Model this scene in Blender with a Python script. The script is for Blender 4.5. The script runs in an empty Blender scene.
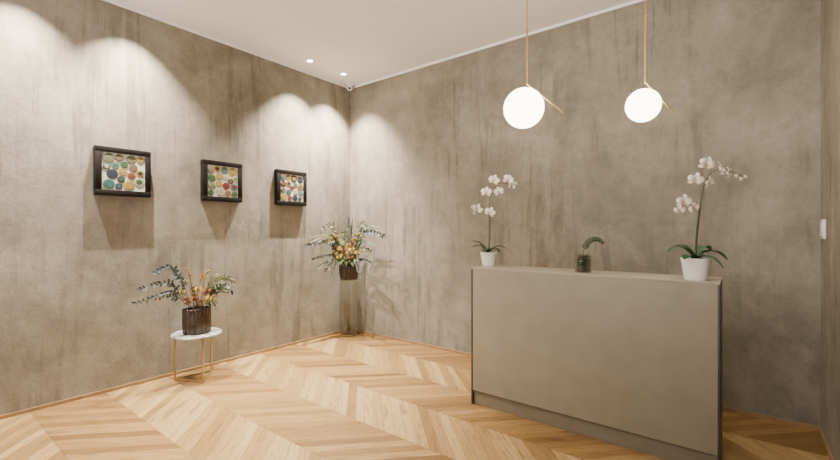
import bpy, math, random
from mathutils import Vector, Matrix
C = bpy.context.scene.collection
PI = math.pi
TH = math.atan(321/415)
F = Vector((-math.sin(TH), math.cos(TH), 0)); R = Vector((math.cos(TH), math.sin(TH), 0)); UP = Vector((0, 0, 1))
XL, YB, XR, YF, H = -4.33, 4.0, 0.44, -2.2, 3.39
CAMZ = 1.4

# ---------------------------------------------------------------- materials
def new_mat(name):
    m = bpy.data.materials.new(name); m.use_nodes = True
    nt = m.node_tree; b = nt.nodes['Principled BSDF']
    return m, nt, b
def link(nt, a, b): nt.links.new(a, b)
def mth(nt, op, a, b=None):
    n = nt.nodes.new('ShaderNodeMath'); n.operation = op
    for i, v in enumerate((a, b)):
        if v is None: continue
        if isinstance(v, (int, float)): n.inputs[i].default_value = v
        else: link(nt, v, n.inputs[i])
    return n.outputs[0]
def ramp(nt, fac, stops):
    r = nt.nodes.new('ShaderNodeValToRGB'); e = r.color_ramp.elements
    while len(e) < len(stops): e.new(0.5)
    for i, (p, c) in enumerate(stops):
        e[i].position = p; e[i].color = (*c, 1) if len(c) == 3 else c
    link(nt, fac, r.inputs[0]); return r.outputs[0]
def noise(nt, vec, scale, detail=4, rough=.55, dist=0):
    n = nt.nodes.new('ShaderNodeTexNoise'); n.inputs['Scale'].default_value = scale
    n.inputs['Detail'].default_value = detail; n.inputs['Roughness'].default_value = rough
    n.inputs['Distortion'].default_value = dist
    link(nt, vec, n.inputs['Vector']); return n.outputs[0]
def mapping(nt, vec, sc, loc=(0,0,0)):
    n = nt.nodes.new('ShaderNodeMapping'); n.inputs['Scale'].default_value = sc; n.inputs['Location'].default_value = loc
    link(nt, vec, n.inputs['Vector']); return n.outputs[0]
def mixc(nt, fac, a, b, mode='MIX'):
    n = nt.nodes.new('ShaderNodeMix'); n.data_type = 'RGBA'; n.blend_type = mode
    for s, v in ((n.inputs[0], fac), (n.inputs[6], a), (n.inputs[7], b)):
        if isinstance(v, (int, float)): s.default_value = v
        elif isinstance(v, tuple): s.default_value = (*v, 1)
        else: link(nt, v, s)
    return n.outputs[2]
def bump(nt, b, h, strength, dist=.01):
    n = nt.nodes.new('ShaderNodeBump'); n.inputs['Strength'].default_value = strength; n.inputs['Distance'].default_value = dist
    link(nt, h, n.inputs['Height']); link(nt, n.outputs[0], b.inputs['Normal'])
def simple(name, col, rough=.5, metal=0, var=.12, scale=12, bmp=0, bscale=60, spec=None):
    m, nt, b = new_mat(name)
    tc = nt.nodes.new('ShaderNodeTexCoord').outputs['Object']
    f = noise(nt, tc, scale)
    lo = tuple(c*(1-var) for c in col); hi = tuple(min(1, c*(1+var)) for c in col)
    link(nt, ramp(nt, f, [(.3, lo), (.7, hi)]), b.inputs['Base Color'])
    b.inputs['Roughness'].default_value = rough; b.inputs['Metallic'].default_value = metal
    if spec is not None: b.inputs['Specular IOR Level'].default_value = spec
    if bmp: bump(nt, b, noise(nt, tc, bscale, 6), bmp, .004)
    return m
def emis(name, col, s):
    m, nt, b = new_mat(name)
    tc = nt.nodes.new('ShaderNodeTexCoord').outputs['Object']
    b.inputs['Base Color'].default_value = (*col, 1); b.inputs['Emission Strength'].default_value = s
    link(nt, ramp(nt, noise(nt, tc, 3), [(0, tuple(c*.97 for c in col)), (1, col)]), b.inputs['Emission Color'])
    return m

def wall_mat():
    m, nt, b = new_mat('limewash_plaster')
    tc = nt.nodes.new('ShaderNodeTexCoord').outputs['Object']
    big = noise(nt, tc, 1.0, 6, .60, .6)
    base = ramp(nt, big, [(.32, (.250, .218, .172)), (.5, (.325, .286, .228)), (.68, (.405, .362, .296))])
    cl = ramp(nt, noise(nt, mapping(nt, tc, (1.2, 1.2, .85), (2,4,6)), 1, 7, .62, .9), [(.46, (0,0,0)), (.64, (1,1,1))])
    c = mixc(nt, mth(nt, 'MULTIPLY', cl, .44), base, (.150, .130, .100))
    area = ramp(nt, noise(nt, mapping(nt, tc, (1.1, 1.1, .7), (5,2,9)), 1, 5, .62, .5), [(.46, (0,0,0)), (.58, (1,1,1))])
    st = noise(nt, mapping(nt, tc, (6.5, 6.5, .55)), 1, 8, .66, .9)
    sm = ramp(nt, st, [(.51, (0,0,0)), (.59, (1,1,1))])
    st2 = noise(nt, mapping(nt, tc, (13, 13, .8), (3,7,1)), 1, 7, .66, .7)
    sm2 = ramp(nt, st2, [(.56, (0,0,0)), (.635, (1,1,1))])
    area2 = ramp(nt, noise(nt, mapping(nt, tc, (1.6, 1.6, 1.0), (1,8,3)), 1, 4, .6), [(.47, (0,0,0)), (.60, (1,1,1))])
    f1 = mth(nt, 'MULTIPLY', mth(nt, 'MULTIPLY', sm, area), .50)
    f2 = mth(nt, 'MULTIPLY', mth(nt, 'MULTIPLY', sm2, area2), .48)
    c = mixc(nt, f1, c, (.112, .097, .074))
    c = mixc(nt, f2, c, (.108, .093, .071))
    sc_ = ramp(nt, noise(nt, mapping(nt, tc, (4.5, 4.5, 2.4), (8,8,8)), 1, 9, .72), [(.53, (0,0,0)), (.68, (1,1,1))])
    c = mixc(nt, mth(nt, 'MULTIPLY', sc_, .26), c, (.49, .445, .37))
    mott = noise(nt, tc, 7, 9, .76)
    c = mixc(nt, .58, c, ramp(nt, mott, [(.37, (.64,.635,.62)), (.60, (1.0,1.0,1.0))]), 'MULTIPLY')
    fine = noise(nt, tc, 45, 7, .8)
    c = mixc(nt, .22, c, ramp(nt, fine, [(.39, (.58,.58,.58)), (.57, (1,1,1))]), 'MULTIPLY')
    link(nt, c, b.inputs['Base Color']); b.inputs['Roughness'].default_value = .85
    bump(nt, b, mth(nt, 'ADD', mth(nt, 'MULTIPLY', fine, .35), mott), .45, .012)
    return m

def floor_mat():
    m, nt, b = new_mat('oak_chevron_floor')
    tc = nt.nodes.new('ShaderNodeTexCoord').outputs['Object']
    s = nt.nodes.new('ShaderNodeSeparateXYZ'); link(nt, tc, s.inputs[0])
    x, y = s.outputs[0], s.outputs[1]
    W, p = .48, .098
    yy = mth(nt, 'ADD', y, 20*W - .21)
    pp = mth(nt, 'PINGPONG', yy, W)
    u = mth(nt, 'ADD', x, pp)
    idf = mth(nt, 'DIVIDE', u, p); idn = mth(nt, 'FLOOR', idf)
    cf = mth(nt, 'DIVIDE', yy, W); col = mth(nt, 'FLOOR', cf)
    cv = nt.nodes.new('ShaderNodeCombineXYZ'); link(nt, idn, cv.inputs[0]); link(nt, col, cv.inputs[1])
    wn = nt.nodes.new('ShaderNodeTexWhiteNoise'); wn.noise_dimensions = '3D'; link(nt, cv.outputs[0], wn.inputs['Vector'])
    rnd = wn.outputs['Value']
    tone = ramp(nt, rnd, [(0, (.255, .155, .058)), (.25, (.335, .213, .085)), (.65, (.415, .278, .118)), (1, (.49, .345, .160))])
    gv = nt.nodes.new('ShaderNodeCombineXYZ')
    link(nt, mth(nt, 'MULTIPLY', u, 30), gv.inputs[0]); link(nt, mth(nt, 'MULTIPLY', y, 2.6), gv.inputs[1]); link(nt, mth(nt, 'MULTIPLY', rnd, 40), gv.inputs[2])
    g = noise(nt, gv.outputs[0], 1.9, 8, .78, 1.2)
    c = mixc(nt, 1.0, tone, ramp(nt, g, [(.35, (.42,.36,.31)), (.47, (.82,.78,.74)), (.57, (1,1,1))]), 'MULTIPLY')
    kn = nt.nodes.new('ShaderNodeCombineXYZ')
    link(nt, mth(nt, 'MULTIPLY', u, 9), kn.inputs[0]); link(nt, mth(nt, 'MULTIPLY', y, 4), kn.inputs[1]); link(nt, mth(nt, 'MULTIPLY', rnd, 17), kn.inputs[2])
    kk = ramp(nt, noise(nt, kn.outputs[0], 1.0, 3, .5), [(.62, (0,0,0)), (.71, (1,1,1))])
    c = mixc(nt, mth(nt, 'MULTIPLY', kk, .55), c, (.15, .085, .036))
    par = mth(nt, 'MODULO', col, 2)
    c = mixc(nt, mth(nt, 'MULTIPLY', par, .9), c, (.74, .67, .59), 'MULTIPLY')  # alternate columns darkened: directional sheen of the boards painted into the colour
    def edge(fr, w, size):
        f = mth(nt, 'FRACT', fr); d = mth(nt, 'MINIMUM', f, mth(nt, 'SUBTRACT', 1, f))
        return mth(nt, 'LESS_THAN', mth(nt, 'MULTIPLY', d, size), w)
    e = mth(nt, 'MAXIMUM', edge(idf, .0018, p), edge(cf, .0020, W))
    c = mixc(nt, mth(nt, 'MULTIPLY', e, .7), c, (.10, .055, .022))
    link(nt, c, b.inputs['Base Color'])
    link(nt, ramp(nt, g, [(.3, (.38,.38,.38)), (.7, (.24,.24,.24))]), b.inputs['Roughness'])
    bump(nt, b, mth(nt, 'SUBTRACT', mth(nt, 'MULTIPLY', g, .2), e), .25, .002)
    return m

M = {}
M['wall'] = wall_mat(); M['floor'] = floor_mat()
M['ceiling'] = simple('ceiling_paint', (.94, .94, .935), .8, 0, .015, 2, .05, 200)
M['trimwood'] = simple('oak_trim', (.32, .20, .10), .5, 0, .2, 9)
M['white'] = simple('white_plastic', (.84, .83, .81), .35, 0, .03)
M['ceramic'] = simple('white_ceramic', (.90, .89, .87), .22, 0, .03)
M['brass'] = simple('brushed_brass', (.56, .41, .19), .35, .8, .1, 30)
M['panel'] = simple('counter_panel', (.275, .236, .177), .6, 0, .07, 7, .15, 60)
M['paneltop'] = simple('counter_top', (.37, .325, .255), .5, 0, .04, 5)
M['dark'] = simple('counter_dark_edge', (.06, .05, .037), .4, .3, .12, 8)
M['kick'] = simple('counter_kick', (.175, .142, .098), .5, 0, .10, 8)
M['frame'] = simple('black_stained_frame', (.009, .007, .006), .55, 0, .3, 25, spec=.2)
M['mount'] = simple('cream_mount', (.60, .57, .49), .8, 0, .04, 40)
M['stemg'] = simple('orchid_stem', (.085, .10, .04), .5, 0, .2, 20)
M['leafg'] = simple('orchid_leaf', (.030, .085, .038), .32, 0, .3, 18)
M['sprig'] = simple('dark_sprig', (.018, .050, .022), .5, 0, .3, 18)
M['petal'] = simple('white_petal', (.92, .865, .76), .6, 0, .08, 40)
M['lip'] = simple('orchid_lip', (.62, .38, .18), .5, 0, .3, 60)
M['bark'] = simple('bark_chips', (.07, .042, .024), .9, 0, .5, 70, .8, 90)
M['moss'] = simple('moss', (.026, .034, .012), .95, 0, .6, 60, .9, 120)
M['bud'] = simple('orchid_bud', (.60, .60, .42), .5, 0, .15, 30)
M['euca'] = simple('eucalyptus_leaf', (.045, .082, .050), .6, 0, .4, 20)
M['blue'] = simple('blue_eucalyptus_leaf', (.038, .062, .062), .6, 0, .45, 20)
M['green'] = simple('arrangement_green', (.068, .082, .022), .5, 0, .45, 20)
M['gold'] = simple('golden_bloom', (.38, .25, .04), .8, 0, .45, 60)
M['rust'] = simple('rust_bloom', (.17, .070, .022), .8, 0, .45, 60)
M['cream'] = simple('cream_bloom', (.38, .31, .12), .8, 0, .35, 60)
M['twig'] = simple('twig', (.08, .06, .03), .8, 0, .3, 30)
M['black'] = simple('black_gloss', (.01, .01, .012), .1, 0, .1)
M['globe'] = emis('opal_glass_lit', (1.0, .89, .71), 12)
M['lens'] = emis('downlight_lens', (1.0, .95, .86), 50)

def marble():
    m, nt, b = new_mat('grey_white_marble')
    tc = nt.nodes.new('ShaderNodeTexCoord').outputs['Object']
    v = noise(nt, tc, 6, 8, .62, 2.2)
    link(nt, ramp(nt, v, [(.40, (.56,.56,.53)), (.49, (.28,.29,.28)), (.56, (.60,.60,.57))]), b.inputs['Base Color'])
    b.inputs['Roughness'].default_value = .2; return m
M['marble'] = marble()
def tortoise():
    m, nt, b = new_mat('dark_ribbed_ceramic')
    tc = nt.nodes.new('ShaderNodeTexCoord').outputs['Object']
    v = noise(nt, mapping(nt, tc, (1, 1, .5)), 34, 5, .7, .6)
    link(nt, ramp(nt, v, [(.40, (.018,.011,.008)), (.56, (.052,.029,.019)), (.70, (.13,.078,.05))]), b.inputs['Base Color'])
    b.inputs['Roughness'].default_value = .35
    bump(nt, b, v, .5, .004); return m
M['tortoise'] = tortoise()
def clear(name, tint, amt):
    m, nt, b = new_mat(name)
    out = nt.nodes['Material Output']
    tr = nt.nodes.new('ShaderNodeBsdfTransparent'); tr.inputs[0].default_value = (*tint, 1)
    gl = nt.nodes.new('ShaderNodeBsdfGlossy'); gl.inputs['Roughness'].default_value = .04
    lw = nt.nodes.new('ShaderNodeLayerWeight'); lw.inputs[0].default_value = amt
    mx = nt.nodes.new('ShaderNodeMixShader')
    link(nt, lw.outputs['Facing'], mx.inputs[0]); link(nt, tr.outputs[0], mx.inputs[1]); link(nt, gl.outputs[0], mx.inputs[2])
    link(nt, mx.outputs[0], out.inputs[0]); return m
M['acrylic'] = clear('clear_acrylic', (.955, .955, .94), .20)
M['glass'] = clear('clear_glass', (.96, .97, .95), .2)

# ---------------------------------------------------------------- mesh builder
class MB:
    def __init__(s): s.v = []; s.f = []; s.m = []
    def add(s, vs, fs, m=0):
        o = len(s.v); s.v += [tuple(v) for v in vs]; s.f += [tuple(i+o for i in f) for f in fs]; s.m += [m]*len(fs); return s
    def box(s, x0, x1, y0, y1, z0, z1, m=0, bev=0):
        if bev:
            import bmesh
            bm = bmesh.new(); bmesh.ops.create_cube(bm, size=1)
            for v in bm.verts: v.co = Vector(((x0+x1)/2+v.co.x*(x1-x0), (y0+y1)/2+v.co.y*(y1-y0), (z0+z1)/2+v.co.z*(z1-z0)))
            bmesh.ops.bevel(bm, geom=bm.edges[:], offset=bev, segments=2, affect='EDGES', profile=.5)
            bm.verts.index_update()
            r = s.add([v.co.copy() for v in bm.verts], [[v.index for v in f.verts] for f in bm.faces], m); bm.free(); return r
        return s.add([(x,y,z) for x in (x0,x1) for y in (y0,y1) for z in (z0,z1)],
            [(0,1,3,2),(4,6,7,5),(0,4,5,1),(2,3,7,6),(0,2,6,4),(1,5,7,3)], m)
    def lathe(s, prof, seg=32, c=(0,0,0), axis=None, m=0, fn=None):
        c = Vector(c); q = Matrix.Identity(3) if axis is None else Vector((0,0,1)).rotation_difference(Vector(axis).normalized()).to_matrix()
        vs = []; fs = []; rings = []
        for r, z in prof:
            if r < 1e-6: rings.append([len(vs)]); vs.append(c+q@Vector((0,0,z)))
            else:
                ids = []
                for k in range(seg):
                    a = 2*PI*k/seg; rr = r*(fn(a, z) if fn else 1)
                    ids.append(len(vs)); vs.append(c+q@Vector((rr*math.cos(a), rr*math.sin(a), z)))
                rings.append(ids)
        for A, B in zip(rings, rings[1:]):
            for k in range(seg):
                k2 = (k+1) % seg
                if len(A) == 1 and len(B) == 1: break
                if len(A) == 1: fs.append((A[0], B[k2], B[k]))
                elif len(B) == 1: fs.append((A[k], A[k2], B[0]))
                else: fs.append((A[k], A[k2], B[k2], B[k]))
        return s.add(vs, fs, m)
    def ball(s, c, r, m=0, seg=16, rings=10, sc=(1,1,1), axis=None):
        prof = [(r*math.sin(PI*i/rings)*sc[0], -r*math.cos(PI*i/rings)*sc[2]) for i in range(rings+1)]
        return s.lathe(prof, seg, c, axis, m)
    def tube(s, pts, r, seg=8, m=0):
        pts = [Vector(p) for p in pts]; n = len(pts)
        rs = r if isinstance(r, (list, tuple)) else [r]*n
        t0 = (pts[1]-pts[0]).normalized(); a = t0.orthogonal().normalized(); vs = []; fs = []
        for i, p in enumerate(pts):
            t = (pts[min(i+1, n-1)]-pts[max(i-1, 0)]).normalized()
            a = (a - t*a.dot(t)).normalized(); b = t.cross(a)
            for k in range(seg):
                an = 2*PI*k/seg; vs.append(p+(a*math.cos(an)+b*math.sin(an))*rs[i])
        for i in range(n-1):
            for k in range(seg):
                k2 = (k+1) % seg; fs.append((i*seg+k, i*seg+k2, (i+1)*seg+k2, (i+1)*seg+k))
        fs.append(tuple(range(seg-1, -1, -1))); fs.append(tuple((n-1)*seg+k for k in range(seg)))
        return s.add(vs, fs, m)
    def blade(s, pts, w, up=UP, fold=.15, pw=.8, m=0, tip=0):
        pts = [Vector(p) for p in pts]; n = len(pts); up = Vector(up); vs = []; fs = []
        for i, p in enumerate(pts):
            t = i/(n-1); d = (pts[min(i+1, n-1)]-pts[max(i-1, 0)]).normalized()
            side = d.cross(up)
            side = side.normalized() if side.length > 1e-4 else d.orthogonal().normalized()
            nn = side.cross(d)
            ww = w*max(.06, math.sin(PI*min(.999, (t*.94+.05)))**pw)
            vs += [p-side*ww+nn*fold*ww, p, p+side*ww+nn*fold*ww]
        for i in range(n-1):
            a = i*3; fs += [(a, a+1, a+4, a+3), (a+1, a+2, a+5, a+4)]
        return s.add(vs, fs, m)
    def build(s, name, mats, parent=None, loc=(0,0,0), smooth=True):
        me = bpy.data.meshes.new(name); me.from_pydata(s.v, [], s.f); me.update()
        for mm in (mats if isinstance(mats, (list, tuple)) else [mats]): me.materials.append(M[mm] if isinstance(mm, str) else mm)
        me.polygons.foreach_set('material_index', s.m)
        if smooth:
            me.polygons.foreach_set('use_smooth', [True]*len(s.f)); me.set_sharp_from_angle(angle=math.radians(38))
        me.update()
        o = bpy.data.objects.new(name, me); C.objects.link(o); o.location = loc
        if parent: o.parent = parent
        return o
def tag(o, label, cat, group=None):
    o['label'] = label; o['category'] = cat
    if group: o['group'] = group
    return o
def thing(name, label, cat, loc=(0,0,0), rz=0, group=None):
    o = bpy.data.objects.new(name, None); C.objects.link(o); o.empty_display_size = .1
    o.location = loc; o.rotation_euler = (0,0,rz); return tag(o, label, cat, group)
def struct(name, mb, mat):
    o = mb.build(name, mat, smooth=False); o['kind'] = 'structure'; return o
def bez(p0, p1, p2, n=9):
    p0, p1, p2 = Vector(p0), Vector(p1), Vector(p2)
    return [(p0*(1-t)**2 + p1*2*t*(1-t) + p2*t*t) for t in [i/(n-1) for i in range(n)]]
def spline(pts, n=6):
    pts = [Vector(p) for p in pts]; out = []
    for i in range(len(pts)-1):
        a = pts[max(i-1,0)]; b = pts[i]; c = pts[i+1]; d = pts[min(i+2, len(pts)-1)]
        for k in range(n):
            t = k/n
            out.append(.5*((2*b)+(c-a)*t+(2*a-5*b+4*c-d)*t*t+(3*b-a-3*c+d)*t**3))
    out.append(pts[-1]); return out

# ---------------------------------------------------------------- room
T = .12
struct('floor', MB().box(XL-T, XR+T, YF-T, YB+T, -.1, 0), 'floor')
struct('ceiling', MB().box(XL-T, XR+T, YF-T, YB+T, H, H+.1), 'ceiling')
struct('wall_left', MB().box(XL-T, XL, YF, YB, 0, H), 'wall')
struct('wall_back', MB().box(XL-T, XR+T, YB, YB+T, 0, H), 'wall')
struct('wall_right', MB().box(XR, XR+T, YF, YB, 0, H), 'wall')
wf = MB(); ox0, ox1, oz0, oz1 = XL+.35, XR-.25, .05, 3.1      # unseen opening, added behind the camera to let in fill light
wf.box(XL-T, ox0, YF-T, YF, 0, H); wf.box(ox1, XR+T, YF-T, YF, 0, H); wf.box(ox0, ox1, YF-T, YF, 0, oz0); wf.box(ox0, ox1, YF-T, YF, oz1, H)
struct('wall_front', wf, 'wall')
struct('baseboard_left', MB().box(XL, XL+.012, YF, YB, 0, .028), 'trimwood')
struct('baseboard_back', MB().box(XL+.012, XR-.012, YB-.012, YB, 0, .028), 'trimwood')
struct('baseboard_right', MB().box(XR-.012, XR, YF, YB, 0, .028), 'trimwood')
struct('trim_1', MB().box(XL, XL+.014, YF, YB, H-.022, H), 'ceiling')
struct('trim_2', MB().box(XL+.014, XR-.014, YB-.014, YB, H-.022, H), 'ceiling')
struct('trim_3', MB().box(XR-.014, XR, YF, YB, H-.022, H), 'ceiling')

# ---------------------------------------------------------------- reception counter
cx0, cx1, cy0, cy1, ch = -1.722, -.093, 2.90, 3.25, 1.10
cn = thing('reception_counter', 'tall beige panelled reception counter with thin dark side edges and recessed base', 'counter', ((cx0+cx1)/2, (cy0+cy1)/2, 0))
hw, hd = (cx1-cx0)/2, (cy1-cy0)/2
MB().box(-hw+.016, hw-.012, -hd, -hd+.02, .115, ch-.0125, bev=.0015).build('front_panel', 'panel', cn)
MB().box(-hw, -hw+.014, -hd+.001, hd, 0, ch-.0125, bev=.001).build('side_panel', 'dark', cn)
MB().box(hw-.010, hw, -hd+.001, hd, 0, ch-.0125, bev=.001).build('side_panel', 'dark', cn)
MB().box(-hw, hw, -hd-.001, hd, ch-.012, ch, bev=.002).build('countertop', 'paneltop', cn)
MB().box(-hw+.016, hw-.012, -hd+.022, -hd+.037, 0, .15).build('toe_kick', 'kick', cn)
MB().box(-hw+.016, hw-.012, -hd+.04, hd-.02, .70, .72).build('inner_shelf', 'panel', cn)

# ---------------------------------------------------------------- framed artworks
pal = [(.36,.33,.24),(.035,.11,.10),(.14,.028,.022),(.025,.035,.05),(.25,.14,.04),(.045,.10,.04),(.30,.21,.055),(.14,.095,.065),(.030,.022,.018),(.08,.15,.14),(.14,.155,.09),(.17,.055,.03)]
PM = [simple('disc_paint_%d' % i, c, .55, 0, .35, 60, spec=.25) for i, c in enumerate(pal)]
wts = [2,3,2,2.5,2,3,2.5,1.5,2.5,2.5,3,1.5]
def artwork(yc, label, seed):
    rd = random.Random(seed)
    t = thing('framed_artwork', label, 'picture', (XL, yc, 1.905), 0, 'framed disc artworks on the left wall')
    w, b, d = .207, .046, .062
    fr = MB()
    fr.box(0, d, -w, w, w-b, w, bev=.002); fr.box(0, d, -w, w, -w, -w+b, bev=.002)
    fr.box(0, d, -w, -w+b, -w+b, w-b, bev=.002); fr.box(0, d, w-b, w, -w+b, w-b, bev=.002)
    fr.build('frame', 'frame', t)
    MB().box(.004, .052, -w+b, w-b, -w+b, w-b).build('mount', 'mount', t)
    s = w-b-.006; n = 17
    rs = [rd.uniform(.6, 1.0) for _ in range(n)]
    k = math.sqrt(.72*(2*s)**2/(PI*sum(q*q for q in rs))); rs = [q*k for q in rs]
    P = [[rd.uniform(-s+q, s-q), rd.uniform(-s+q, s-q)] for q in rs]
    for it in range(3000):       # push the discs apart until they lie side by side
        for i in range(n):
            for j in range(i):
                dx, dy = P[i][0]-P[j][0], P[i][1]-P[j][1]; L = math.hypot(dx, dy) or 1e-6; ov = rs[i]+rs[j]+.003-L
                if ov > 0:
                    P[i][0] += dx/L*ov*.5; P[i][1] += dy/L*ov*.5; P[j][0] -= dx/L*ov*.5; P[j][1] -= dy/L*ov*.5
            for a in (0, 1): P[i][a] = min(max(P[i][a], -s+rs[i]), s-rs[i])
    for i in range(n):           # shrink whatever still overlaps
        for j in range(n):
            if i != j:
                ov = rs[i]+rs[j]+.002-math.hypot(P[i][0]-P[j][0], P[i][1]-P[j][1])
                if ov > 0: rs[i] -= ov*.5; rs[j] -= ov*.5
    last = -1
    for (y, z), rr in zip(P, rs):
        rr *= .96
        i = last
        while i == last: i = rd.choices(range(len(pal)), wts)[0]
        last = i; j = rd.choice([k for k in range(len(pal)) if k != i]); h = .002+rd.random()*.003
        q = MB(); z0 = .052
        q.lathe([(rr, z0+.0001), (rr, z0+h), (rr*.93, z0+.001+h), (rr*.62, z0+h)], 28, (0, y, z), (1,0,0), 0)
        q.lathe([(rr*.62, z0+h), (rr*.5, z0+.0005+h), (0, z0-.0005+h)], 28, (0, y, z), (1,0,0), 1)
        q.build('disc', [PM[i], PM[j] if rd.random() < .3 else PM[i]], t)
artwork(1.290, 'dark square frame of coloured discs, leftmost and nearest of three on the wall', 4)
artwork(2.170, 'dark square frame of coloured discs, the middle one of three on the wall', 12)
artwork(3.012, 'dark square frame of coloured discs, closest to the room corner', 29)

# ---------------------------------------------------------------- pendants
def pendant(x, y, z, r, du, dz, gu, gz, label):
    t = thing('pendant_lamp', label, 'pendant lamp', (x, y, z), 0, 'globe pendants over the counter')
    g = gu*R + Vector((0,0,gz))
    MB().tube([(0,0,.0), (0,0,.42)], .0065, 12).build('stem', 'brass', t)
    MB().tube([(0,0,.42), (0,0,H-z-.02)], .0035, 8).build('cable', 'brass', t)
    MB().lathe([(0, H-z-.03), (.055, H-z-.03), (.06, H-z-.024), (.06, H-z)], 32).build('canopy', 'brass', t)
    e = du*R + Vector((0,0,dz)); a = MB(); a.tube([Vector((0,0,0))-e*.02, e], .0065, 12); a.ball((0,0,0), .0085); a.build('arm', 'brass', t)
    MB().ball(g, r, 0, 48, 28).build('globe', 'globe', t)
    p = g + (e*.35-g).normalized()*(r-.004)
    MB().tube([p, e*.35], .009, 12).build('globe_holder', 'brass', t)
pendant(-1.245, 2.90, 2.475, .146, .268, -.212, -.026, -.178, 'larger glowing opal globe pendant with angled brass arm, nearer the room corner')
pendant(-.471, 2.90, 2.321, .101, .178, -.19, -.014, -.146, 'smaller glowing opal globe pendant with angled brass arm, above the right orchid side')

# ---------------------------------------------------------------- downlights
def downlight(x, y, energy, label, tgt=None, size=95, blend=.7, soft=.02):
    t = thing('downlight', label, 'ceiling light', (x, y, H), 0, 'recessed ceiling downlights')
    MB().lathe([(.030, -.001), (.032, -.004), (.042, -.004), (.044, -.001), (.044, 0)], 32).build('trim_ring', 'white', t)
    MB().lathe([(0, -.0015), (.030, -.0015)], 24).build('lens', 'lens', t)
    l = bpy.data.lights.new('spot_lamp', 'SPOT'); l.energy = energy; l.spot_size = math.radians(size); l.spot_blend = blend
    l.shadow_soft_size = soft; l.color = (1, .895, .745)
    o = bpy.data.objects.new('spot_lamp', l); C.objects.link(o); o.parent = t; o.location = (0, 0, -.012)
    if tgt:
        d = Vector(tgt)-Vector((x, y, H)); o.rotation_euler = d.to_track_quat('-Z', 'Y').to_euler()
downlight(-4.01, 3.07, 980, 'lit recessed downlight farther left of the two beside the corner', size=93, blend=1, soft=.010)
downlight(-4.01, 3.59, 980, 'lit recessed downlight nearer the corner camera', size=93, blend=1, soft=.010)
for k, (x, y, e, sz, bl, tg, sf) in enumerate([(-4.05, 1.33, 940, 93, 1, None, .010), (-4.05, .62, 680, 93, 1, None, .010), (-1.9, -.3, 340, 90, 1, (-1.7, 4, 1.6), .45), (-.4, -.3, 260, 90, 1, (-.5, 4, 1.6), .45),  # pair by the left wall continues that row; the rest are added fill
        (-2.5, 1.3, 900, 70, 1, (-2.35, 1.9, 0), .10), (-.1, 2.9, 110, 120, 1, None, .15)]):
    downlight(x, y, e, 'out-of-view ceiling downlight, one of the wall row and added fill lamps', tgt=tg, size=sz, blend=bl, soft=sf)

# ---------------------------------------------------------------- security camera
sc = thing('security_camera', 'small white dome security camera in the ceiling corner', 'camera', (-4.225, 3.895, H))
MB().lathe([(0, 0), (.058, 0), (.060, -.012), (.054, -.024), (.036, -.030), (0, -.030)], 28).build('base', 'white', sc)
MB().ball((0, 0, -.052), .040, 0, 24, 16).build('camera_ball', 'white', sc)
d = Vector((.6, -.75, -.35)).normalized()
MB().lathe([(0, .041), (.010, .0405), (.015, .0385), (.016, .034)], 20, (0,0,-.052), d).build('lens', 'black', sc)

# ---------------------------------------------------------------- switch
sw = thing('light_switch', 'white switch plate on the right wall beside the corner', 'switch', (XR, 3.83, 1.405))
MB().box(-.012, 0, -.06, .06, -.065, .065, bev=.003).build('plate', 'white', sw)
for s in (-1, 1): MB().box(-.017, -.0115, s*.026-.022, s*.026+.022, -.045, .045, bev=.002).build('rocker', 'white', sw)

# ---------------------------------------------------------------- side table
tb = thing('side_table', 'low round marble topped side table with thin brass legs', 'table', (-4.075, 1.815, 0))
MB().lathe([(0, .410), (.208, .410), (.215, .414), (.215, .425), (.210, .43), (0, .43)], 56).build('tabletop', 'marble', tb)
ang = [math.radians(a) for a in (-128, -8, 112)]
ft = [Vector((.185*math.cos(a), .185*math.sin(a), 0)) for a in ang]
for p in ft: MB().box(p.x-.007, p.x+.007, p.y-.007, p.y+.007, 0, .41, bev=.001).build('leg', 'brass', tb)
for i in range(3):
    p, q = ft[i], ft[(i+1) % 3]; MB().tube([p+UP*.008, q+UP*.008], .008, 4).build('floor_rail', 'brass', tb)
    MB().tube([p+UP*.400, q+UP*.400], .008, 4).build('top_rail', 'brass', tb)

# ---------------------------------------------------------------- pedestal
pd = thing('display_pedestal', 'tall clear glass pedestal standing in the room corner', 'pedestal', (-4.15, 3.81, 0))
MB().lathe([(.122, .012), (.122, .727), (.116, .727), (.116, .012), (.122, .012)], 48).build('clear_column', 'acrylic', pd)
MB().lathe([(0, 0), (.128, 0), (.128, .012), (0, .012)], 48).build('base_plate', 'glass', pd)
MB().lathe([(0, .727), (.128, .727), (.128, .743), (0, .743)], 48).build('top_plate', 'glass', pd)
for z0 in (.012, .719): MB().lathe([(.1185, z0), (.1245, z0), (.1245, z0+.008), (.1185, z0+.008), (.1185, z0)], 48).build('rim', 'brass', pd)

# ---------------------------------------------------------------- vases
def vase(loc, prof, label):
    f = lambda a, z: 1+.018*math.sin(a*26)
    o = MB().lathe(prof, 208, fn=f).build('vase', 'tortoise', None, loc)
    return tag(o, label, 'vase')
r, h = .120, .235
vase((-4.075, 1.815, .4301), [(0, 0), (r*.93, 0), (r*.99, .012), (r, h*.5), (r, h-.004), (r-.004, h), (r-.010, h-.004), (r-.010, .02), (0, .018)], 'dark brown ribbed cylinder vase standing on the low marble side table')
r, h = .130, .185
vase((-4.15, 3.81, .7431), [(0, 0), (r*.78, 0), (r*.86, .010), (r*.95, h*.32), (r, h*.62), (r*.98, h-.004), (r*.96, h), (r*.92, h-.004), (r*.94, h*.6), (r*.85, h*.25), (r*.6, .02), (0, .018)], 'dark brown ribbed bowl vase standing on the tall corner pedestal')

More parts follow.
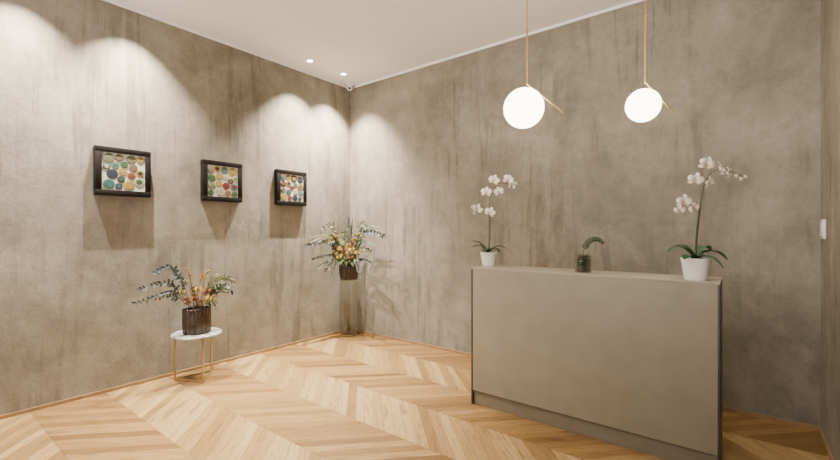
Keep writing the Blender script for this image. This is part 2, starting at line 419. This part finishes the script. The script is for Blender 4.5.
# ---------------------------------------------------------------- flower arrangements
def arrangement(loc, zm, rv, targets, label, seed, lim):
    rd = random.Random(seed)
    t = thing('flower_arrangement', label, 'flowers', loc, 0)
    base = Vector(loc)
    def V(x, y, z):
        p = Vector((x, y, z if math.hypot(x, y) > .19 else max(z, zm-.012)))
        for k in (0, 1):
            lo, hi = lim[k]; p[k] = min(max(p[k], lo-base[k]), hi-base[k])
        return p
    for kind, tx, ty, tz, L in targets:
        b = Vector((rd.uniform(-.3, .3)*rv, rd.uniform(-.3, .3)*rv, zm-.03))
        mo = Vector((tx*.25, ty*.25, 0)); mo.length = min(mo.length, rv*.7) if mo.length > 0 else 0
        mo.z = zm+.03; end = V(tx, ty, tz)
        far = math.hypot(tx, ty) > .28
        mid = Vector((mo.x*1.6+tx*.25, mo.y*1.6+ty*.25, max(zm+(tz-zm)*.75, tz+.03 if far else 0, zm+.10 if tz < zm+.05 else 0)))
        mid = V(*mid)
        path = spline([b, mo, mid, end], 6)
        mb = MB(); path = [V(*p) if p.z > zm or math.hypot(p.x, p.y) > .19 else p for p in path]
        mb.tube(path, [.0035*(1-.6*i/(len(path)-1)) for i in range(len(path))], 6, 1)
        s0 = 8
        if kind in ('euca', 'green', 'blue', 'fern', 'olive'):
            n = {'euca': 14, 'green': 11, 'blue': 24, 'fern': 48, 'olive': 22}[kind]
            if kind in ('fern', 'blue', 'olive'): s0 = 10
            for k in range(n):
                tt = s0+(len(path)-1-s0)*k/(n-1); i = min(int(tt), len(path)-2); p = path[i].lerp(path[i+1], tt-i)
                d = (path[i+1]-path[i]).normalized(); sd = d.cross(Vector((.8, -.9, .3)))
                sd = sd.normalized() if sd.length > .05 else Vector((0,0,1)); sg = 1 if k % 2 else -1
                if kind == 'fern':
                    q = (sd*sg*.8+d*.8).normalized(); ln, w, pw = .026*(1.15-.7*k/n), .0042, .7
                elif kind in ('blue', 'olive'):      # small leaves in pairs along a thin branch
                    q = (sd*sg*rd.uniform(.6, 1.0)+d*rd.uniform(.3, .8)+Vector((rd.uniform(-.4,.4), rd.uniform(-.4,.4), rd.uniform(-.3,.3)))).normalized()
                    ln, w, pw = (.034*(1.15-.45*k/n), .0105*(1.1-.4*k/n), .5) if kind == 'blue' else (.046*(1.1-.4*k/n), .0060, .8)
                else:
                    q = (sd*sg*rd.uniform(.5, 1.0)+d*rd.uniform(.3, .8)+Vector((rd.uniform(-.5,.5), rd.uniform(-.5,.5), rd.uniform(-.4,.4)))).normalized()
                    ln, w, pw = {'euca': (.046, .014, .5), 'green': (.075, .012, .75)}[kind]
                ln *= rd.uniform(.8, 1.2)*L
                e = V(*(p+q*ln)); m_ = V(*(p+q*ln*.5+UP*.004))
                mb.blade(bez(p, m_, e, 5), w*L, Vector((.8+rd.uniform(-.4,.4), -.9+rd.uniform(-.4,.4), rd.uniform(0,.8))), .2, pw, 0)
            nm = {'euca': 'eucalyptus_branch', 'green': 'leafy_branch', 'blue': 'blue_leaf_branch', 'fern': 'fern_frond', 'olive': 'olive_branch'}[kind]
            mb.build(nm, [{'fern': 'blue', 'olive': 'green'}.get(kind, kind), 'twig'], t)
        elif kind == 'frond':
            for k in range(2):
                e2 = V(*(end+Vector((rd.uniform(-.03,.03), rd.uniform(-.05,.05), rd.uniform(-.04,.06)))))
                pth = spline([mo, mid+Vector((0,0,.015*k)), e2], 7); pth = [V(*p) for p in pth]
                mb.blade(pth, .0095*L, Vector((.8,-.9,.6)), .3, .6, 0)
            mb.build('long_leaf', ['green' if rd.random() < .5 else 'euca', 'twig'], t)
        elif kind == 'sprig':     # dried stalk with small beads
            for k in range(26):
                tt = 9+(len(path)-10)*k/25; i = min(int(tt), len(path)-2); p = path[i].lerp(path[i+1], tt-i)
                q = Vector((rd.uniform(-1,1), rd.uniform(-1,1), rd.uniform(-.3,1))).normalized()*rd.uniform(.010,.030)
                e = V(*(p+q)); mb.tube([p, e], .0012, 4, 1); mb.ball(e, .0055*L, 0, 7, 5)
            mb.build('dried_sprig', ['gold' if rd.random() < .6 else 'cream', 'twig'], t)
        else:
            r = .033*L; d = (path[-1]-path[-3]).normalized(); n = 60
            mb.ball(end, r*.5, 0, 14, 8)
            for k in range(n):
                ph = math.acos(1-2*(k+.5)/n); a = k*2.39996
                q = Vector((math.sin(ph)*math.cos(a), math.sin(ph)*math.sin(a), math.cos(ph)))
                q = (q+d*.35).normalized(); o1 = end+q*r*.35; e = V(*(end+q*r*rd.uniform(.75, 1.35)))
                mb.blade([o1, o1.lerp(e, .5)+d*.002, e], r*.14, d+Vector((.01,.02,0)), .3, .7, 0)
            mb.build('bloom', [kind, 'twig'], t)
    return t
lim1 = ((XL+.025, 9), (-9, 9))
A = [('blue', .00, -.36, .57, 1.1), ('blue', .02, -.48, .44, 1.1), ('blue', .04, -.53, .33, 1.0), ('fern', .05, -.40, .36, 1.2), ('sprig', -.04, -.32, .32, 1.0), ('blue', .06, -.22, .56, .9),
     ('green', .05, .26, .38, .9), ('euca', -.02, .35, .34, 1.0), ('olive', .04, .34, .44, 1.1), ('sprig', .02, .10, .55, 1.1), ('sprig', -.02, -.08, .57, 1.1), ('olive', .05, .18, .50, 1.1),
     ('euca', .02, .27, .42, .8), ('gold', .00, .04, .50, .8), ('gold', -.04, -.08, .46, .8),
     ('rust', .10, -.06, .33, 1.2), ('rust', .05, .06, .36, 1.3), ('gold', .12, .05, .31, 1.0), ('rust', .11, -.13, .31, 1.1), ('gold', .07, -.02, .40, .9),
     ('gold', .03, -.14, .38, .8), ('rust', .0, .14, .37, 1.1), ('green', .14, .10, .28, .8), ('gold', -.02, .18, .35, .9), ('rust', .09, .12, .31, 1.1), ('rust', -.02, -.02, .38, 1.2), ('rust', .13, -.02, .28, 1.0)]
arrangement((-4.075, 1.815, .4501), .215, .10, A, 'dried golden blooms with trailing blue leaves in the vase on the low table', 3, lim1)
lim2 = ((XL+.025, 9), (-9, YB-.025))
B = [('olive', .38, -.04, .66, 1.3), ('frond', .56, -.02, .62, 1.2), ('blue', .68, -.04, .56, 1.4), ('frond', .60, -.06, .44, 1.3), ('fern', .46, .02, .64, 1.3), ('olive', .44, -.04, .36, 1.2), ('fern', .42, .0, .22, 1.2),
     ('olive', -.04, -.44, .64, 1.3), ('frond', .0, -.62, .52, 1.2), ('blue', .0, -.68, .44, 1.4), ('fern', .0, -.60, .28, 1.4), ('olive', .02, -.46, .46, 1.2), ('frond', .03, -.56, .18, 1.2), ('olive', .03, -.40, .12, 1.2), ('fern', .04, -.34, .02, 1.2), ('fern', .30, -.12, .10, 1.1),
     ('fern', .02, -.02, .80, 1.1), ('olive', .0, .02, .70, 1.2), ('frond', .14, -.06, .74, .9), ('green', -.03, -.06, .60, 1.0), ('green', .12, .04, .56, 1.0), ('sprig', -.06, -.20, .60, 1.4), ('sprig', .14, .0, .64, 1.4), ('sprig', .30, -.04, .54, 1.4), ('sprig', .0, -.36, .50, 1.4), ('euca', -.03, -.25, .42, 1.0),
     ('gold', .05, -.05, .42, 1.3), ('gold', .14, -.08, .38, 1.4), ('cream', -.03, -.12, .46, 1.2), ('gold', .0, -.2, .40, 1.4), ('rust', .08, -.16, .38, 1.1), ('green', .2, -.04, .40, 1.0), ('gold', .22, -.06, .34, 1.2),
     ('gold', .09, .0, .50, 1.1), ('rust', .16, -.12, .29, 1.2), ('green', .12, -.2, .26, 1.1), ('gold', .04, -.2, .29, 1.2), ('green', .24, -.1, .27, 1.0), ('green', .0, -.28, .28, 1.0), ('gold', .08, -.15, .33, 1.1), ('cream', -.02, -.24, .33, 1.2), ('green', .15, -.16, .24, 1.1), ('euca', .10, -.22, .23, 1.0), ('green', .20, -.12, .24, 1.0), ('rust', .10, -.04, .45, 1.1)]
arrangement((-4.15, 3.81, .7631), .165, .11, B, 'tall mixed arrangement of yellow blooms and arching leaves in the corner', 8, lim2)

# ---------------------------------------------------------------- orchids
def orchid(loc, pr, ph, main, flowers, buds, leaves, label, seed):
    rd = random.Random(seed)
    t = thing('potted_orchid', label, 'orchid', loc, 0, 'white orchids on the counter')
    MB().lathe([(0, 0), (pr*.72, 0), (pr*.76, .006), (pr*.97, ph-.012), (pr*1.0, ph-.010), (pr, ph), (pr-.006, ph), (pr-.010, ph-.02), (0, ph-.022)], 48).build('pot', 'ceramic', t)
    bk = MB(); bk.lathe([(pr*.88, ph-.02), (pr*.6, ph-.010), (0, ph-.006)], 24)
    for _ in range(26):
        a = rd.uniform(0, 2*PI); q = rd.uniform(0, pr*.75); bk.ball((q*math.cos(a), q*math.sin(a), ph-.008), rd.uniform(.006, .011), 0, 6, 4, axis=(rd.random(), rd.random(), .3))
    bk.build('potting_bark', 'bark', t)
    def P(u, z, v=0): return R*u + F*v + UP*z
    pts = spline([P(u, z, v) for u, z, v in main], 7)
    MB().tube(pts, [.0050*(1-.5*i/(len(pts)-1)) for i in range(len(pts))], 8).build('stem', 'stemg', t)
    up = spline([P(main[0][0]+.008, main[0][1], .004), P(main[1][0]+.010, main[1][1], .004), P(main[2][0]+.008, main[2][1], .004)], 4)
    MB().tube(up, .0022, 6).build('support_stake', 'twig', t)
    for (u, z, v, w, drop) in leaves:
        a = P(0, ph-.01); e = P(u, z, v); mid = P(u*.5, max(z, ph)+drop, v*.5)
        lf = MB().blade(bez(a, mid, e, 14), w, UP, .28, .5); lf.build('leaf', 'leafg', t)
    for (u, z, s, yaw) in flowers:
        v = rd.uniform(-.03, .03); c = P(u, z, v)
        near = min(pts, key=lambda p: (p-c).length)
        n = (-F + R*(yaw+rd.uniform(-.5,.5)) + UP*rd.uniform(-.5, .3)).normalized()
        a = UP.cross(n).normalized(); b = n.cross(a); rot = rd.uniform(-.5, .5)
        a, b = a*math.cos(rot)+b*math.sin(rot), b*math.cos(rot)-a*math.sin(rot)
        fl = MB(); r = .043*s
        for an, ln, w in ((90, 1, .30), (215, .98, .28), (325, .98, .28)):
            d = a*math.cos(math.radians(an))+b*math.sin(math.radians(an))
            fl.blade([c-n*.002+d*ln*r*q+n*(.014*math.sin(q*2.8)) for q in (0,.15,.35,.55,.75,.9,1)], w*r, n, .3, .65)
        for an in (16, 164):
            d = a*math.cos(math.radians(an))+b*math.sin(math.radians(an))
            fl.blade([c+n*.003+d*1.02*r*q+n*(.016*math.sin(q*2.8)) for q in (0,.12,.3,.5,.7,.88,1)], .46*r, n, .3, .55)
        bs = bez(near, (near+c)*.5+UP*.012, c-n*.003, 6); fl.tube(bs, .0018, 5, 1)
        fo = fl.build('flower', ['petal', 'stemg'], t)
        lp = MB(); lp.blade([c+n*.004, c+n*.012-b*r*.15, c+n*.016-b*r*.32, c+n*.010-b*r*.45], r*.24, n, .5, .5); lp.ball(c+n*.007, r*.15, 0, 8, 6)
        lp.build('flower_lip', 'lip', fo)
    for (u, z, s) in buds:
        c = P(u, z); near = min(pts, key=lambda p: (p-c).length)
        bd = MB(); bd.ball(c, .0105*s, 0, 12, 8, (1,1,1.3), (R*.5-UP*.6))
        if (near-c).length > .004: bd.tube([near, c], .0014, 5, 1)
        bd.build('bud', ['bud', 'stemg'], t)
k1 = .006
mR = [(0, .11, 0)] + [((x-695)*k1, (281-y)*k1, 0) for x, y in ((696, 235), (700, 205), (706, 180), (720, 170), (744, 178))]
fR = [((x-695)*k1, (281-y)*k1, s, yw) for x, y, s, yw in ((705, 165, 1.05, .1), (718, 171, 1.1, .4), (695, 180, 1.0, -.3), (709, 183, .9, .1), (728, 174, .9, .6), (682, 202, 1.0, -.4), (694, 208, .9, 0), (680, 210, .7, -.6))]
bR = [((x-695)*k1, (281-y)*k1, 1.0) for x, y in ((736, 177), (741, 180), (745, 178))]
lR = [(-.18, .17, -.03, .028, .07), (.19, .12, .0, .030, .09), (-.13, .13, -.10, .028, .04), (.13, .17, .05, .026, .08), (.08, .08, -.12, .026, .05), (-.06, .19, .1, .024, .05)]
orchid((-.217, 2.985, ch), .078, .132, mR, fR, bR, lR, 'white orchid in the larger white pot at the right end of the counter', 5)
k2 = .0083
mL = [(0, .10, 0)] + [((x-488)*k2, (266-y)*k2, 0) for x, y in ((489, 232), (489, 208), (491, 195), (498, 184), (512, 183))]
fL = [((x-488)*k2, (266-y)*k2, s, yw) for x, y, s, yw in ((494, 180, 1.1, -.2), (507, 180, 1.1, .2), (486, 192, 1.05, -.4), (499, 191, .95, .2), (478, 208, 1.05, -.5), (490, 212, 1.05, 0), (512, 185, .8, .5))]
bL = [((x-488)*k2, (266-y)*k2, 1.0) for x, y in ((474, 213), (516, 183), (472, 207))]
lL = [(-.15, .20, -.02, .030, .03), (.16, .13, -.02, .032, .08), (-.12, .15, .08, .028, .05), (.11, .11, .07, .028, .06), (-.05, .12, -.10, .028, .05)]
orchid((-1.667, 3.085, ch), .066, .115, mL, fL, bL, lL, 'white orchid in a small white pot at the left end of the counter', 9)

# ---------------------------------------------------------------- jar planter
jr = thing('jar_planter', 'small glass jar of moss with a curled green sprig mid counter', 'plant', (-.89, 3.05, ch))
MB().lathe([(0, 0), (.052, 0), (.056, .006), (.057, .11), (.054, .128), (.051, .128), (.053, .11), (.052, .008), (0, .006)], 40).build('jar', 'glass', jr)
mo = MB(); rd = random.Random(2)
mo.lathe([(0, .008), (.049, .008), (.050, .045)], 24, m=1, fn=lambda a, z: 1+.03*math.sin(a*7+z*90))
mo.lathe([(.050, .045), (.049, .088), (.03, .102), (0, .106)], 24, fn=lambda a, z: 1+.03*math.sin(a*7+z*90))
for _ in range(80):
    a = rd.uniform(0, 2*PI); q = rd.uniform(0, .042); mo.ball((q*math.cos(a), q*math.sin(a), rd.uniform(.088, .112)), rd.uniform(.006, .012), rd.choice((0, 0, 1)), 6, 4)
mo.build('moss', ['moss', 'bark'], jr)
pt = spline([(0,0,.09), R*.002+UP*.14, R*.022+UP*.195, R*.065+UP*.232, R*.11+UP*.232, R*.145+UP*.205], 8)
sp = MB(); sp.tube(pt, .0030, 6, 1)
for k in range(12, len(pt)-1, 2):
    for s in (-1, 1):
        d = (pt[k+1]-pt[k]).normalized(); q = (d*.6+d.cross(F)*s*.9).normalized(); l = .030*(1.25-.75*k/len(pt))
        sp.blade([pt[k], pt[k]+q*l*.35, pt[k]+q*l*.7, pt[k]+q*l], .0050, -F, .2, .6)
sp.build('sprig', ['sprig', 'stemg'], jr)

# ---------------------------------------------------------------- world / camera
w = bpy.data.worlds.new('world'); bpy.context.scene.world = w; w.use_nodes = True
nt = w.node_tree; bg = nt.nodes['Background']
tcw = nt.nodes.new('ShaderNodeTexCoord'); sx = nt.nodes.new('ShaderNodeSeparateXYZ'); nt.links.new(tcw.outputs['Generated'], sx.inputs[0])
# bright lower half added to light the ceiling through the opening, dimmer grey above
col = ramp(nt, mth(nt, 'ADD', mth(nt, 'MULTIPLY', sx.outputs[2], .5), .5), [(.42, (1, .96, .90)), (.53, (.25, .25, .25))])
nt.links.new(col, bg.inputs[0]); bg.inputs[1].default_value = 5.4
pl = bpy.data.lights.new('fill_portal', 'AREA'); pl.shape = 'RECTANGLE'; pl.size = ox1-ox0; pl.size_y = oz1-oz0
pl.cycles.is_portal = True  # guides world light in through the added front opening
po = bpy.data.objects.new('fill_portal', pl); C.objects.link(po); po.location = ((ox0+ox1)/2, YF-.02, (oz0+oz1)/2); po.rotation_euler = (PI/2, 0, 0)
cd = bpy.data.cameras.new('camera'); cam = bpy.data.objects.new('camera', cd); C.objects.link(cam)
cam.location = (0, 0, CAMZ); cam.rotation_euler = (PI/2, 0, TH); cd.sensor_width = 36; cd.lens = 36*415/840; cd.clip_start = .02
bpy.context.scene.camera = cam
